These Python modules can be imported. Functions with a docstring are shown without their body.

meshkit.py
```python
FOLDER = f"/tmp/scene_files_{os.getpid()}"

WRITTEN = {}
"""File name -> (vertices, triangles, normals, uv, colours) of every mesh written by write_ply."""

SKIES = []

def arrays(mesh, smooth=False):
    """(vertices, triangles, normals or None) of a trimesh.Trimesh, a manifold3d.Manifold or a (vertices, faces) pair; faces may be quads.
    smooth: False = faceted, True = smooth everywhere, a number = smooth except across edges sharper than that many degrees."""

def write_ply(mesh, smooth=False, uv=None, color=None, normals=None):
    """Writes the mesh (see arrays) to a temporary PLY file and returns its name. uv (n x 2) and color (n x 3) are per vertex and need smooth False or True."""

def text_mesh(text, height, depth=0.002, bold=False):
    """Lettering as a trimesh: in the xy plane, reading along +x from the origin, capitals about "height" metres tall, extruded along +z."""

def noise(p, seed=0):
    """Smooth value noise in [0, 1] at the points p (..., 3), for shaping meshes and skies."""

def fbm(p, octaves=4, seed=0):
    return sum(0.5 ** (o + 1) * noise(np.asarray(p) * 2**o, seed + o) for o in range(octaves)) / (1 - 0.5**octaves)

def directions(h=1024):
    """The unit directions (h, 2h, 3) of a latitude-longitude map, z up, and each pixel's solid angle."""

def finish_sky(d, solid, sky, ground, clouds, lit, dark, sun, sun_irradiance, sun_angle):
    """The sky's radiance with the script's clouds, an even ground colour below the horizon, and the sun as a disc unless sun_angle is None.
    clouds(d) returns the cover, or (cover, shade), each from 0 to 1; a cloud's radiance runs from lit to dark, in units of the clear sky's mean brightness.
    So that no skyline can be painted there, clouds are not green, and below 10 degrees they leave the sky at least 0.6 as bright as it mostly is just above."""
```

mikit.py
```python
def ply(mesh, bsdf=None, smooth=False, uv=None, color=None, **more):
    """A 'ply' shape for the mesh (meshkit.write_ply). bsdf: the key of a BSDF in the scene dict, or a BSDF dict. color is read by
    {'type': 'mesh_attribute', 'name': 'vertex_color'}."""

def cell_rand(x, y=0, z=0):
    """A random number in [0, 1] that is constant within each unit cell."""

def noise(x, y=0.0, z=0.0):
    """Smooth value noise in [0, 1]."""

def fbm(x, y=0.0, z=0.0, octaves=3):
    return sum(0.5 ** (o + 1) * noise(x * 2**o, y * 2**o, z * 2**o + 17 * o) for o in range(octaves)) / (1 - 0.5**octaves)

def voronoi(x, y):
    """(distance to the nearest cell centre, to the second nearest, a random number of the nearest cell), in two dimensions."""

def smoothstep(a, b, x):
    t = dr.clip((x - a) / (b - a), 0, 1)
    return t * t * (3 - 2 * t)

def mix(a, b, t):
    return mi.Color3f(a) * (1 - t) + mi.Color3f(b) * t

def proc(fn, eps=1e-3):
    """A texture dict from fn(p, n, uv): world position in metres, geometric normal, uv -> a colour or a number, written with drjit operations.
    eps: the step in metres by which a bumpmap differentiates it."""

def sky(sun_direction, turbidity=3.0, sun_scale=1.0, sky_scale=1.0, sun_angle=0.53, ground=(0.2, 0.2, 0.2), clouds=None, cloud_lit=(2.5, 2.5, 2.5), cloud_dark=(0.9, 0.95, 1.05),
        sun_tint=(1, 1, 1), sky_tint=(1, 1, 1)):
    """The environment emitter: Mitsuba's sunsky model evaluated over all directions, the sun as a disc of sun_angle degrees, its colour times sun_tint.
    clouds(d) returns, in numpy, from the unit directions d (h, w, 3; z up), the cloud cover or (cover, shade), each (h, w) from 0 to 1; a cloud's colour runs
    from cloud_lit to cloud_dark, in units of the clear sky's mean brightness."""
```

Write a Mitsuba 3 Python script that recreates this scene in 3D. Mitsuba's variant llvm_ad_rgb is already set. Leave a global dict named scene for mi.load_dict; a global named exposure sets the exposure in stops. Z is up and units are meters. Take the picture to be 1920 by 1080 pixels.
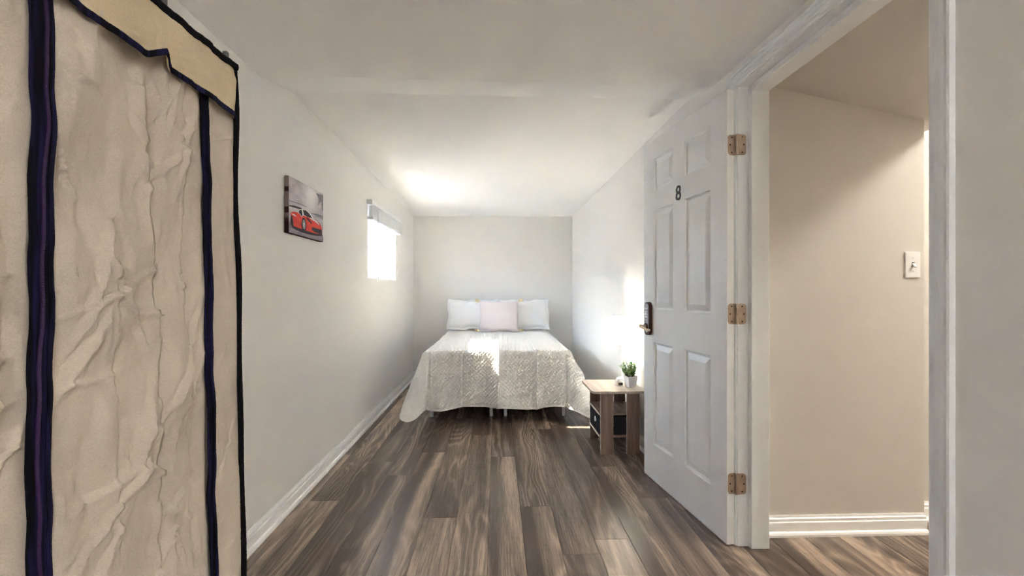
import math, numpy as np, trimesh, mitsuba as mi, drjit as dr, mikit, meshkit
import shapely.geometry as sg
from mikit import noise, fbm, mix, smoothstep

T = mi.ScalarTransform4f
scene, labels = {}, {}
PI = math.pi

# ------------------------------------------------------------------ camera, sky, sun, exposure
F = 830.0
YAW = math.atan(28 / F)
scene['camera'] = {'type': 'perspective', 'fov': math.degrees(2 * math.atan(960 / F)), 'fov_axis': 'x',
                   'principal_point_offset_y': -4 / 1080, 'near_clip': 0.02,
                   'to_world': T().look_at(origin=[0, 0, 1.14], target=[math.sin(YAW), math.cos(YAW), 1.14], up=[0, 0, 1])}
exposure = 5.6
scene['sky'] = mikit.sky([-1, 0.085, 0.742], turbidity=4.0, sun_scale=1.6, sky_scale=3.0, ground=(0.35, 0.35, 0.35), sky_tint=(0.95, 1.0, 1.05), sun_tint=(0.91, 1.0, 1.12))
UNSEEN_CEILING_LAMP, UNSEEN_HALL_LAMP, TABLE_LAMP = 3.2, 2.2, 9.0  # first two: strengths of the unseen lamps behind the camera and in the hall

# ------------------------------------------------------------------ helpers
def rgb(c): return {'type': 'rgb', 'value': list(map(float, c))}
def pr(col, rough=0.5, spec=0.4, **k):
    base = mikit.proc(col) if callable(col) else rgb(col)
    return {'type': 'twosided', 'bsdf': {'type': 'principled', 'base_color': base, 'roughness': rough, 'specular': spec, **k}}
def material(name, b): scene[name] = b
def key_for(name, parent=None):
    base = f'{parent}__{name}' if parent else name
    used = lambda k: k in scene or k in labels or any(s.startswith(k + '__') for s in scene)
    if not used(base): return base
    n = 1
    while used(f'{base}_{n:03d}'): n += 1
    return f'{base}_{n:03d}'
def obj(name, mesh, mat, parent=None, smooth=False, **k):
    key = key_for(name, parent)
    scene[key] = mikit.ply(mesh, mat, smooth=smooth, **k)
    return key
def tag(key, label, cat=None, group=None, kind=None):
    d = {'label': label}
    if cat: d['category'] = cat
    if group: d['group'] = group
    if kind: d['kind'] = kind
    labels[key] = d
    return key
def cat(ms): return trimesh.util.concatenate([m if isinstance(m, trimesh.Trimesh) else trimesh.Trimesh(*m, process=False) for m in ms])
def box(x0, x1, y0, y1, z0, z1, b=0.0):
    if b <= 0:
        m = trimesh.creation.box((x1 - x0, y1 - y0, z1 - z0)); m.apply_translation(((x0 + x1) / 2, (y0 + y1) / 2, (z0 + z1) / 2)); return m
    p = []
    for sx in (0, 1):
        for sy in (0, 1):
            for sz in (0, 1):
                c = np.array([(x0, x1)[sx], (y0, y1)[sy], (z0, z1)[sz]], float); d = np.array([1 - 2 * sx, 1 - 2 * sy, 1 - 2 * sz]) * b
                p += [c + d * [1, 1, 0], c + d * [1, 0, 1], c + d * [0, 1, 1]]
    return trimesh.convex.convex_hull(np.array(p))
def hexa(bottom, ztop):
    b = np.array(bottom, float); t = b.copy(); t[:, 2] = ztop
    v = np.vstack([b, t])
    f = [[0, 2, 1], [0, 3, 2], [4, 5, 6], [4, 6, 7]] + [q for i in range(4) for j in [(i + 1) % 4] for q in ([i, j, j + 4], [i, j + 4, i + 4])]
    m = trimesh.Trimesh(v, f, process=False)
    if m.volume < 0: m.invert()
    return m
def prism(plan, z0, z1): return hexa([(x, y, z0) for x, y in plan], z1)
def cyl(p0, p1, r, n=20, r1=None):
    p0, p1 = np.array(p0, float), np.array(p1, float)
    return tube([p0, p1], [r, r if r1 is None else r1], n)
def tube(pts, rad, n=10):
    p = np.array(pts, float); rad = np.broadcast_to(rad, (len(p),))
    t = np.gradient(p, axis=0); t /= np.linalg.norm(t, axis=1, keepdims=True)
    ref = np.array([0, 0, 1.0]) if abs(t[:, 2]).max() < 0.9 else np.array([1.0, 0.2, 0])
    a = np.cross(t, ref); a /= np.linalg.norm(a, axis=1, keepdims=True); b = np.cross(t, a)
    an = np.arange(n) * 2 * PI / n
    v = (p[:, None] + rad[:, None, None] * (np.cos(an)[None, :, None] * a[:, None] + np.sin(an)[None, :, None] * b[:, None])).reshape(-1, 3)
    f = []
    for i in range(len(p) - 1):
        for j in range(n):
            q = [i * n + j, i * n + (j + 1) % n, (i + 1) * n + (j + 1) % n, (i + 1) * n + j]
            f += [[q[0], q[2], q[1]], [q[0], q[3], q[2]]]
    v = np.vstack([v, p[0], p[-1]]); c0, c1 = len(v) - 2, len(v) - 1; e = (len(p) - 1) * n
    for j in range(n): f += [[c0, j, (j + 1) % n], [c1, e + (j + 1) % n, e + j]]
    m = trimesh.Trimesh(v, f, process=False)
    if m.volume < 0: m.invert()
    return m
def lathe(profile, n=40):
    m = trimesh.creation.revolve(np.array(profile, float), sections=n)
    return m
def place(m, M=None, t=None):
    m = m.copy()
    if M is not None:
        A = np.eye(4); A[:3, :3] = M; m.apply_transform(A)
        if np.linalg.det(M) < 0: m.invert()
    if t is not None: m.apply_translation(t)
    return m
def extrude(poly, h): return trimesh.creation.extrude_polygon(sg.Polygon(poly) if not hasattr(poly, 'area') else poly, h, engine='earcut')
def frame(u, v, w): return np.column_stack([u, v, w]).astype(float)
def rounded(w, h, r, q=6): return sg.box(-w / 2 + r, -h / 2 + r, w / 2 - r, h / 2 - r).buffer(r, quad_segs=q)
def sheet(P, thick):
    """A solid skin from a grid of points P (n, m, 3): front P, back offset along the grid normals."""
    n, m, _ = P.shape
    du, dv = np.gradient(P, axis=0), np.gradient(P, axis=1)
    N = np.cross(du, dv); N /= np.linalg.norm(N, axis=2, keepdims=True) + 1e-12
    v = np.vstack([P.reshape(-1, 3), (P - N * thick).reshape(-1, 3)])
    i = np.arange(n * m).reshape(n, m); k = n * m
    a, b, c, d = i[:-1, :-1].ravel(), i[1:, :-1].ravel(), i[1:, 1:].ravel(), i[:-1, 1:].ravel()
    f = [np.c_[a, b, c], np.c_[a, c, d], np.c_[a + k, c + k, b + k], np.c_[a + k, d + k, c + k]]
    rim = np.r_[i[:, 0], i[-1, 1:], i[-2::-1, -1], i[0, -2:0:-1]]; r2 = np.roll(rim, -1)
    f += [np.c_[rim, rim + k, r2 + k], np.c_[rim, r2 + k, r2]]
    return trimesh.Trimesh(v, np.vstack(f), process=False)
def nz(y, z, s, seed=0, o=3): return meshkit.fbm(np.stack([y * s, z * s, np.zeros_like(y)], -1), o, seed) - 0.5
def xr(y): return 1.112 - 0.0216 * y           # the plane of the right wall

# ------------------------------------------------------------------ materials
def paint(c, amp=0.02):
    return lambda p, n, uv: mi.Color3f(c) * (1 - amp + 2 * amp * fbm(p.x * 3 + p.y * 2, p.z * 3, p.y * 2))
material('wall_paint', pr(paint((0.74, 0.73, 0.71)), 0.6, 0.3))
material('hall_paint', pr(paint((0.60, 0.575, 0.535)), 0.6, 0.3))
material('ceiling_paint', pr(paint((0.80, 0.80, 0.79)), 0.75, 0.2))
material('trim_white', pr((0.74, 0.765, 0.775), 0.35, 0.5))
material('baseboard_white', pr((0.88, 0.88, 0.87), 0.35, 0.5))
material('door_white', pr(lambda p, n, uv: mi.Color3f(0.74, 0.75, 0.745) * (0.985 + 0.03 * noise(p.x * 150, p.y * 150, p.z * 9)), 0.4, 0.5))
def wood(p, n, uv):
    s = uv.y * 97.0
    x, y = p.x + s * 1.37, p.y + s * 2.71
    g = fbm(x * 5.5 + 0.35 * noise(x * 20.0, y * 4.0, s), y * 0.8, s, 2)
    ring = dr.sin(g * 88.0 + 5.0 * noise(x * 30.0, y * 3.0, s)) * 0.5 + 0.5
    ring = ring * ring * smoothstep(0.25, 0.60, fbm(x * 3.5 + 9, y * 0.8, s + 2, 2))
    broad = fbm(x * 13.0 + 1.6 * g, y * 0.6, s + 5, 3)
    fine = fbm(x * 280.0, y * 11.0, s, 2)
    pore = smoothstep(0.62, 0.85, noise(x * 520.0, y * 26.0, s))
    t = 1.75 * (broad - 0.5) + 0.27 * (ring - 0.3) + 0.42 * (fine - 0.5) + 0.42 * (uv.x - 0.5)
    t = dr.clip(0.40 + t, 0, 1)
    c = mix(mi.Color3f(0.078, 0.056, 0.045), mi.Color3f(0.43, 0.335, 0.258), t * t * (1.5 - 0.5 * t))
    return c * (1 - 0.28 * pore)
material('floor_wood', pr(wood, 0.30, 0.45))
material('subfloor', pr((0.03, 0.025, 0.02), 0.9, 0.1))
def canvas(c):
    return lambda p, n, uv: mi.Color3f(c) * (0.86 + 0.16 * noise(p.y * 900, p.z * 900) + 0.20 * (fbm(p.y * 9, p.z * 9, 3.0) - 0.35))
material('beige_fabric', pr(canvas((0.565, 0.50, 0.42)), 0.9, 0.15, sheen=0.3))
material('tan_fabric', pr(canvas((0.60, 0.50, 0.34)), 0.9, 0.15, sheen=0.3))
material('navy_tape', pr(lambda p, n, uv: mix((0.003, 0.003, 0.006), (0.010, 0.009, 0.042), smoothstep(0.35, 0.7, fbm(p.y * 160, p.z * 7, 1.0))), 0.8, 0.12))
material('black_piping', pr((0.004, 0.004, 0.006), 0.8, 0.1))
material('zip_teeth', pr((0.05, 0.022, 0.085), 0.35, 0.6))
material('dark_plastic', pr((0.10, 0.10, 0.105), 0.5, 0.4))
material('grey_metal', pr((0.55, 0.57, 0.60), 0.4, 0.5, metallic=0.3))
material('quilt_fabric', pr((0.78, 0.77, 0.755), 0.9, 0.1, sheen=0.1))
material('sham_fabric', pr((0.84, 0.84, 0.84), 0.85, 0.2, sheen=0.3))
material('pink_fabric', pr((0.70, 0.635, 0.625), 0.85, 0.2, sheen=0.3))
material('tassel_yarn', pr((0.72, 0.62, 0.40), 0.9, 0.1))
material('mattress_ticking', pr((0.55, 0.52, 0.50), 0.9, 0.1))
def veneer(lo, hi):
    def fn(p, n, uv):
        v = p.z * (1 - dr.abs(n.z)) + p.y * dr.abs(n.z)
        w = p.x + p.y * (1 - dr.abs(n.z)) 
        t = dr.clip(0.75 * fbm(w * 45, v * 3.0, 2.0, 3) + 0.35 * noise(w * 300, v * 9), 0, 1)
        return mix(lo, hi, t)
    return fn
material('table_veneer', pr(veneer((0.10, 0.062, 0.048), (0.28, 0.19, 0.145)), 0.45, 0.4))
material('table_top_veneer', pr(veneer((0.30, 0.245, 0.20), (0.52, 0.45, 0.375)), 0.4, 0.4))
material('edge_band', pr((0.62, 0.56, 0.50), 0.45, 0.4))
material('bin_fabric', pr((0.012, 0.012, 0.015), 0.85, 0.2))
material('white_plastic', pr((0.80, 0.80, 0.79), 0.3, 0.5))
material('white_ceramic', pr((0.80, 0.80, 0.80), 0.25, 0.5))
material('shade_fabric', {'type': 'principledthin', 'base_color': rgb((0.88, 0.87, 0.84)), 'roughness': 0.9, 'spec_trans': 0.0, 'diff_trans': 1.1})
material('leaf', {'type': 'principledthin', 'base_color': mikit.proc(lambda p, n, uv: mix((0.035, 0.10, 0.03), (0.30, 0.42, 0.16), smoothstep(0.3, 0.75, noise(p.x * 60, p.y * 60, p.z * 60)))), 'roughness': 0.45, 'spec_trans': 0.0, 'diff_trans': 0.35})
material('stem', pr((0.06, 0.09, 0.03), 0.7, 0.2))
material('soil', pr((0.05, 0.035, 0.025), 0.95, 0.1))
material('silver', pr((0.75, 0.74, 0.72), 0.22, 0.5, metallic=0.9))
material('dark_screen', pr((0.03, 0.02, 0.018), 0.2, 0.5))
material('bronze_metal', pr((0.055, 0.026, 0.020), 0.35, 0.5, metallic=0.5))
material('keypad_steel', pr((0.35, 0.35, 0.37), 0.35, 0.5, metallic=0.6))
material('nickel', pr((0.62, 0.50, 0.36), 0.28, 0.5, metallic=0.9))
material('hinge_metal', pr(lambda p, n, uv: mix((0.36, 0.27, 0.20), (0.50, 0.40, 0.32), noise(p.x * 60, p.y * 60, p.z * 40)), 0.42, 0.5, metallic=0.6))
material('screw_dark', pr((0.02, 0.015, 0.012), 0.5, 0.3))
material('black_paint', pr((0.008, 0.009, 0.012), 0.35, 0.5))
material('glass_pane', {'type': 'thindielectric', 'int_ior': 1.5})
material('vinyl_white', pr((0.82, 0.83, 0.84), 0.35, 0.5))
material('blind_white', pr((0.80, 0.80, 0.79), 0.4, 0.4))
material('clear_plastic', pr((0.62, 0.63, 0.63), 0.15, 0.6))
material('stucco', pr((0.55, 0.53, 0.50), 0.9, 0.1))
material('unseen_paving', pr((0.42, 0.41, 0.39), 0.95, 0.1))  # unseen ground outside, kept pale and neutral for the light it bounces in
def sky_print(p, n, uv):
    y, z = p.y - 2.292, p.z - 1.433
    c = mix((0.36, 0.32, 0.345), (0.66, 0.62, 0.64), dr.clip(fbm(y * 9 + 4, z * 22, 1.0, 4) * 1.5 - 0.25, 0, 1))
    c = mix(c, (0.90, 0.89, 0.89), smoothstep(0.16, 0.0, dr.sqrt(dr.square((y - 0.27)) + dr.square(1.2 * (z - 0.24)))) * 0.9)
    return mix(c, (0.30, 0.29, 0.32), smoothstep(0.62, 0.7, fbm(y * 14, z * 70, 4.0, 2)) * smoothstep(0.19, 0.13, z))
material('print_sky', pr(sky_print, 0.7, 0.2))
material('print_ground', pr(lambda p, n, uv: mix((0.13, 0.11, 0.14), (0.34, 0.31, 0.35), fbm(p.y * 12, p.z * 60, 0.0, 3)), 0.7, 0.2))
material('print_red', pr(lambda p, n, uv: mix((0.48, 0.025, 0.02), (0.78, 0.075, 0.05), fbm(p.y * 18, p.z * 40, 0.0, 3)), 0.6, 0.2))
material('print_dark', pr((0.035, 0.032, 0.04), 0.6, 0.2))
material('print_grey', pr((0.24, 0.23, 0.25), 0.6, 0.2))
material('print_light', pr((0.72, 0.71, 0.72), 0.6, 0.2))
material('canvas_edge', pr(lambda p, n, uv: mix((0.025, 0.008, 0.010), (0.20, 0.16, 0.15), smoothstep(0.45, 0.62, noise(p.z * 38.0, 3.0)) * smoothstep(1.49, 1.53, p.z)), 0.7, 0.2))
material('lamp_white', pr((0.85, 0.85, 0.84), 0.35, 0.4))

# ------------------------------------------------------------------ the room
def struct(name, mesh, mat, label, cat_=None, smooth=False):
    k = obj(name, mesh, mat, smooth=smooth); tag(k, label, cat_, kind='structure'); return k

struct('floor', box(-1.25, 3.7, -1.85, 5.95, -0.08, -0.0065), 'subfloor', 'grey brown wood plank floor running through room and hall', 'floor')
rng = np.random.default_rng(5)
joints = {-6: 2.43, -5: 1.25, -4: 2.75, -3: 3.13, -2: 2.23, -1: 1.77, 0: 3.03, 1: 2.33, 2: 3.62, 3: 2.01, 4: 2.84, 5: 2.40}
tones = {(-6, 0): .3}
W, L = 0.162, 1.72
for r in range(-7, 16):
    x0, x1 = -0.041 + W * r, -0.041 + W * (r + 1)
    lo, hi = (-1.72, 5.79) if x0 < 1.2 else (-0.21, 2.20)
    y = joints.get(r, float(rng.uniform(0, L))) 
    y -= math.ceil((y - lo) / L) * L
    prev = None
    while y < hi:
        a, b = max(y, lo), min(y + L, hi)
        tone, seed = float(rng.uniform(0.12, 0.92)), float(rng.uniform())
        if prev is not None and abs(tone - prev) < 0.2: tone = (tone + 0.42) % 1.0
        prev = tone
        if b - a > 0.02:
            m = box(max(x0, -1.10) + 0.0005, x1 - 0.0005, a + 0.0006, b - 0.0006, -0.0065, 0.0, 0.0011)
            obj('plank', m, 'floor_wood', 'floor', uv=np.tile([[tone, seed]], (len(m.vertices), 1)))
        y += L

WY0, WY1, WZ0, WZ1 = 3.76, 4.78, 1.243, 1.887     # window opening
H = 2.45
struct('wall_left', cat([box(-1.245, -1.085, -1.82, WY0, -0.05, H), box(-1.245, -1.085, WY1, 5.9, -0.05, H),
                         box(-1.245, -1.085, WY0, WY1, -0.05, WZ0), box(-1.245, -1.085, WY0, WY1, WZ1, H)]), 'wall_paint', 'pale grey left wall with the small high window', 'wall')
struct('wall_back', box(-1.245, 1.2, 5.78, 5.9, -0.05, H), 'wall_paint', 'pale grey end wall behind the bed', 'wall')
struct('wall_front', box(-1.245, 1.2, -1.82, -1.70, -0.05, H), 'wall_paint', 'pale grey wall behind the camera', 'wall')
DY0, DY1, DZ = 1.080, 1.935, 2.045                 # door opening
def rwall(y0, y1, z0=-0.05, z1=H): return prism([(xr(y0), y0), (1.2, y0), (1.2, y1), (xr(y1), y1)], z0, z1)
struct('wall_right', cat([rwall(-1.82, DY0 - 0.015), rwall(DY1 + 0.02, 5.9), rwall(DY0 - 0.015, DY1 + 0.02, DZ + 0.015, H)]), 'wall_paint', 'pale grey right wall with the doorway', 'wall')
near = [(-1.11, -1.74, 2.12), (1.17, -1.74, 2.147), (1.10, 2.17, 2.146), (-1.11, 2.05, 2.12)]
band = [(-1.11, 2.05, 2.12), (1.10, 2.17, 2.146), (1.10, 2.42, 2.197), (-1.11, 2.40, 2.197)]
far = [(-1.11, 2.40, 2.197), (1.10, 2.42, 2.197), (1.05, 5.82, 2.105), (-1.11, 5.82, 2.098)]
struct('ceiling', cat([hexa(q, 2.5) for q in (near, band, far)]), 'ceiling_paint', 'white ceiling rising in a slanted step to the part over the bed', 'ceiling')

# hall beyond the doorway
struct('wall_hall', cat([box(1.2, 2.012, 2.02, 2.25, -0.05, 2.7), box(2.012, 3.6, 2.13, 2.25, -0.05, 2.7)]), 'hall_paint', 'beige hall wall seen through the doorway', 'wall')
struct('wall_hall_side', box(3.5, 3.6, -0.3, 2.13, -0.05, 2.7), 'hall_paint', 'beige side wall at the far end of the hall', 'wall')
struct('wall_hall_near', box(1.2, 3.6, -0.3, -0.2, -0.05, 2.7), 'hall_paint', 'beige wall at the near end of the hall', 'wall')
hc = lambda x: 2.104 - 0.205 * (x - 1.2)
struct('ceiling_hall', cat([hexa([(1.19, -0.25, hc(1.19)), (2.1, -0.25, hc(2.1)), (2.1, 2.2, hc(2.1)), (1.19, 2.2, hc(1.19))], 2.7), box(2.1, 3.55, -0.25, 2.2, 2.6, 2.7)]), 'hall_paint', 'beige sloping ceiling of the hall beyond the doorway', 'ceiling')  # slope ends out of view, where its edge shades the upper hall wall

# baseboards: one profile, swept straight
PROF = [(0, 0), (0.027, 0), (0.027, 0.010), (0.023, 0.018), (0.015, 0.022), (0.015, 0.062), (0.011, 0.066), (0.011, 0.078), (0.006, 0.082), (0.004, 0.092), (0, 0.092)]
def baseboard(p0, p1, nrm):
    p0, p1 = np.array(p0, float), np.array(p1, float); d = p1 - p0; ln = np.linalg.norm(d); d /= ln
    m = extrude(PROF, ln)
    return place(m, frame([nrm[0], nrm[1], 0], [0, 0, 1], [d[0], d[1], 0]), [p0[0], p0[1], 0])
struct('baseboard_left', cat([baseboard((-1.085, 1.90), (-1.085, 5.78), (1, 0)), baseboard((-1.095, -1.70), (-1.095, 1.885), (1, 0))]), 'baseboard_white', 'white baseboard with shoe moulding along the left wall', 'baseboard')
struct('baseboard_back', baseboard((-1.085, 5.78), (xr(5.78), 5.78), (0, -1)), 'baseboard_white', 'white baseboard behind the bed', 'baseboard')
struct('baseboard_right', cat([baseboard((xr(2.02), 2.02), (xr(5.78), 5.78), (-1, -0.0216)), baseboard((xr(-1.7), -1.7), (xr(1.0), 1.0), (-1, -0.0216))]), 'baseboard_white', 'white baseboard along the right wall behind the door', 'baseboard')
struct('baseboard_hall', cat([baseboard((1.2, 2.02), (2.012, 2.02), (0, -1)), baseboard((2.012, 2.13), (3.5, 2.13), (0, -1))]), 'baseboard_white', 'white baseboard with shoe moulding on the beige hall wall', 'baseboard')

# door casing, jamb and stop (trim_1)
CAS = [(0, 0), (0.006, 0), (0.010, 0.006), (0.010, 0.016), (0.013, 0.020), (0.013, 0.030), (0.017, 0.036), (0.017, 0.046), (0.014, 0.049), (0.018, 0.053), (0.016, 0.058), (0, 0.058)]
tr = 'trim_1'
tag(tr, 'white moulded casing and jamb around the open doorway', 'door frame', kind='structure')
tilt = np.array([-0.0216, 1, 0]) / np.hypot(1, 0.0216)
outw = np.array([-1, -0.0216, 0]) / np.hypot(1, 0.0216)
z = np.array([0, 0, 1.0])
obj('casing', place(extrude(CAS, DZ + 0.06), frame(outw, -tilt, z), [xr(DY0 - 0.005), DY0 - 0.005, 0]), 'trim_white', tr)
CASF = [(min(a, 0.011) if a > 0 else 0, b) for a, b in CAS]
obj('casing', place(extrude(CASF, DZ + 0.06), frame(outw, tilt, z), [xr(DY1 + 0.006), DY1 + 0.006, 0]), 'trim_white', tr)
obj('head_casing', place(extrude(CAS, DY1 - DY0 + 0.125), frame(outw, z, tilt), [xr(DY0 - 0.063), DY0 - 0.063, DZ + 0.005]), 'trim_white', tr)
obj('jamb', prism([(xr(DY1), DY1), (1.203, DY1), (1.203, DY1 + 0.02), (xr(DY1), DY1 + 0.02)], 0, DZ + 0.015), 'trim_white', tr)
obj('jamb', prism([(xr(DY0), DY0 - 0.015), (1.203, DY0 - 0.015), (1.203, DY0), (xr(DY0), DY0)], 0, DZ + 0.015), 'trim_white', tr)
obj('head_jamb', prism([(xr(DY0), DY0), (1.203, DY0), (1.203, DY1), (xr(DY1), DY1)], DZ, DZ + 0.015), 'trim_white', tr)
obj('stop', box(1.116, 1.198, DY1 - 0.028, DY1, 0, DZ, 0.003), 'trim_white', tr)
obj('stop', box(1.116, 1.198, DY0, DY0 + 0.012, 0, DZ, 0.003), 'trim_white', tr)
obj('head_stop', box(1.116, 1.198, DY0 + 0.012, DY1 - 0.028, DZ - 0.028, DZ, 0.003), 'trim_white', tr)
obj('hall_casing', box(1.203, 1.215, DY1 + 0.004, DY1 + 0.062, 0, DZ + 0.06, 0.003), 'trim_white', tr)
obj('hall_casing', box(1.203, 1.215, DY0 - 0.062, DY0 - 0.004, 0, DZ + 0.06, 0.003), 'trim_white', tr)

# ------------------------------------------------------------------ the door
dw, dh, dt = 0.796, 2.03, 0.035
Hg = np.array([1.023, 1.938, 0.006])
u = np.array([-0.1344, 0.9912, 0.0]); u /= np.linalg.norm(u); w = np.array([u[1], -u[0], 0.0])     # along the leaf, away from the hall face
DM = frame(u, z, -w)                                                                              # local x = u, y = up, z = out of the visible face
def on_door(m): return place(m, DM, Hg)
dr_ = 'door_1'
tag(dr_, 'white six panel door swung open against the right wall with number 8', 'door', kind='structure')
pan = []
for a, b in ((0.121, 0.343), (0.458, 0.676)):
    for c, d in ((0.215, 0.825), (1.018, 1.608), (1.725, 1.913)):
        pan.append((a, b, c, d))
leaf = sg.box(0, 0, dw, dh)
for a, b, c, d in pan: leaf = leaf.difference(sg.box(a, c, b, d))
lf = extrude(leaf, dt); lf.apply_translation([0, 0, -dt])
obj('leaf', on_door(lf), 'door_white', dr_)
def panel(a, b, c, d):
    rings = [(0, 0.0), (0.003, -0.009), (0.010, -0.012), (0.015, -0.0125), (0.044, -0.002), (0.048, -0.002)]
    v, f = [], []
    for o, h in rings: v += [(a + o, c + o, h), (b - o, c + o, h), (b - o, d - o, h), (a + o, d - o, h)]
    for i in range(len(rings) - 1):
        for j in range(4):
            p, q = i * 4 + j, i * 4 + (j + 1) % 4; f += [[p, q, q + 4], [p, q + 4, p + 4]]
    e = (len(rings) - 1) * 4; f += [[e, e + 1, e + 2], [e, e + 2, e + 3]]
    n = len(v); v += [(a, c, -dt + 0.003), (b, c, -dt + 0.003), (b, d, -dt + 0.003), (a, d, -dt + 0.003)]
    for j in range(4):
        p, q = j, (j + 1) % 4; f += [[p, n + q, q], [p, n + p, n + q]]
    f += [[n, n + 2, n + 1], [n, n + 3, n + 2]]
    return trimesh.Trimesh(np.array(v), f, process=False)
for q in pan: obj('panel', on_door(panel(*q)), 'door_white', dr_)
num = meshkit.text_mesh('8', 0.074, 0.0025, bold=True)
num.apply_translation([-num.bounds.mean(0)[0], 0, 0]); num.apply_scale([0.92, 1, 1])
k = obj('number', on_door(place(num, None, [0.40, 1.617, 0.0003])), 'black_paint', dr_); labels[k] = {'label': 'black number 8'}
# hinges
def plate(flip):
    s = sg.box(0, -0.046, 0.036, 0.046).intersection(sg.box(-0.03, -0.046, 0.036, 0.046)).buffer(0)
    s = sg.Polygon(list(rounded(0.072, 0.092, 0.014).intersection(sg.box(0, -1, 1, 1)).exterior.coords))
    return extrude(s, 0.002)
for hz in (1.787, 1.034, 0.278):
    h = key_for('hinge', dr_)
    on_edge = lambda m, du=0.0: place(m, frame(-w, z, -u), np.array([Hg[0], Hg[1], 0]) + w * 0.040 + np.array([0, 0, hz]) - u * du)
    on_jamb = lambda m, dy=0.0: place(m, frame([1, 0, 0], [0, 0, -1], [0, -1, 0]), [1.071, DY1 - dy, hz])
    k = obj('leaf_plate', on_edge(plate(0), 0.0005), 'hinge_metal', h)
    obj('leaf_plate', on_jamb(plate(1), 0.0005), 'hinge_metal', h)
    labels[h] = {'label': 'bronze hinge with rounded corners'}
    for sx, sz in ((0.018, 0.034), (0.026, 0.0), (0.018, -0.034)):
        s = trimesh.creation.cylinder(0.0034, 0.0016, sections=14)
        obj('screw', on_edge(place(s, None, [sx, sz, 0.0022]), 0.0005), 'screw_dark', h)
        obj('screw', on_jamb(place(s, None, [sx, sz, 0.0022]), 0.0005), 'screw_dark', h)
    for i in range(5):
        z0 = hz - 0.046 + i * 0.0184
        obj('knuckle', cyl((1.0655, 1.9305, z0 + 0.0006), (1.0655, 1.9305, z0 + 0.0178), 0.0062, 16), 'hinge_metal', h, smooth=40)
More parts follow.
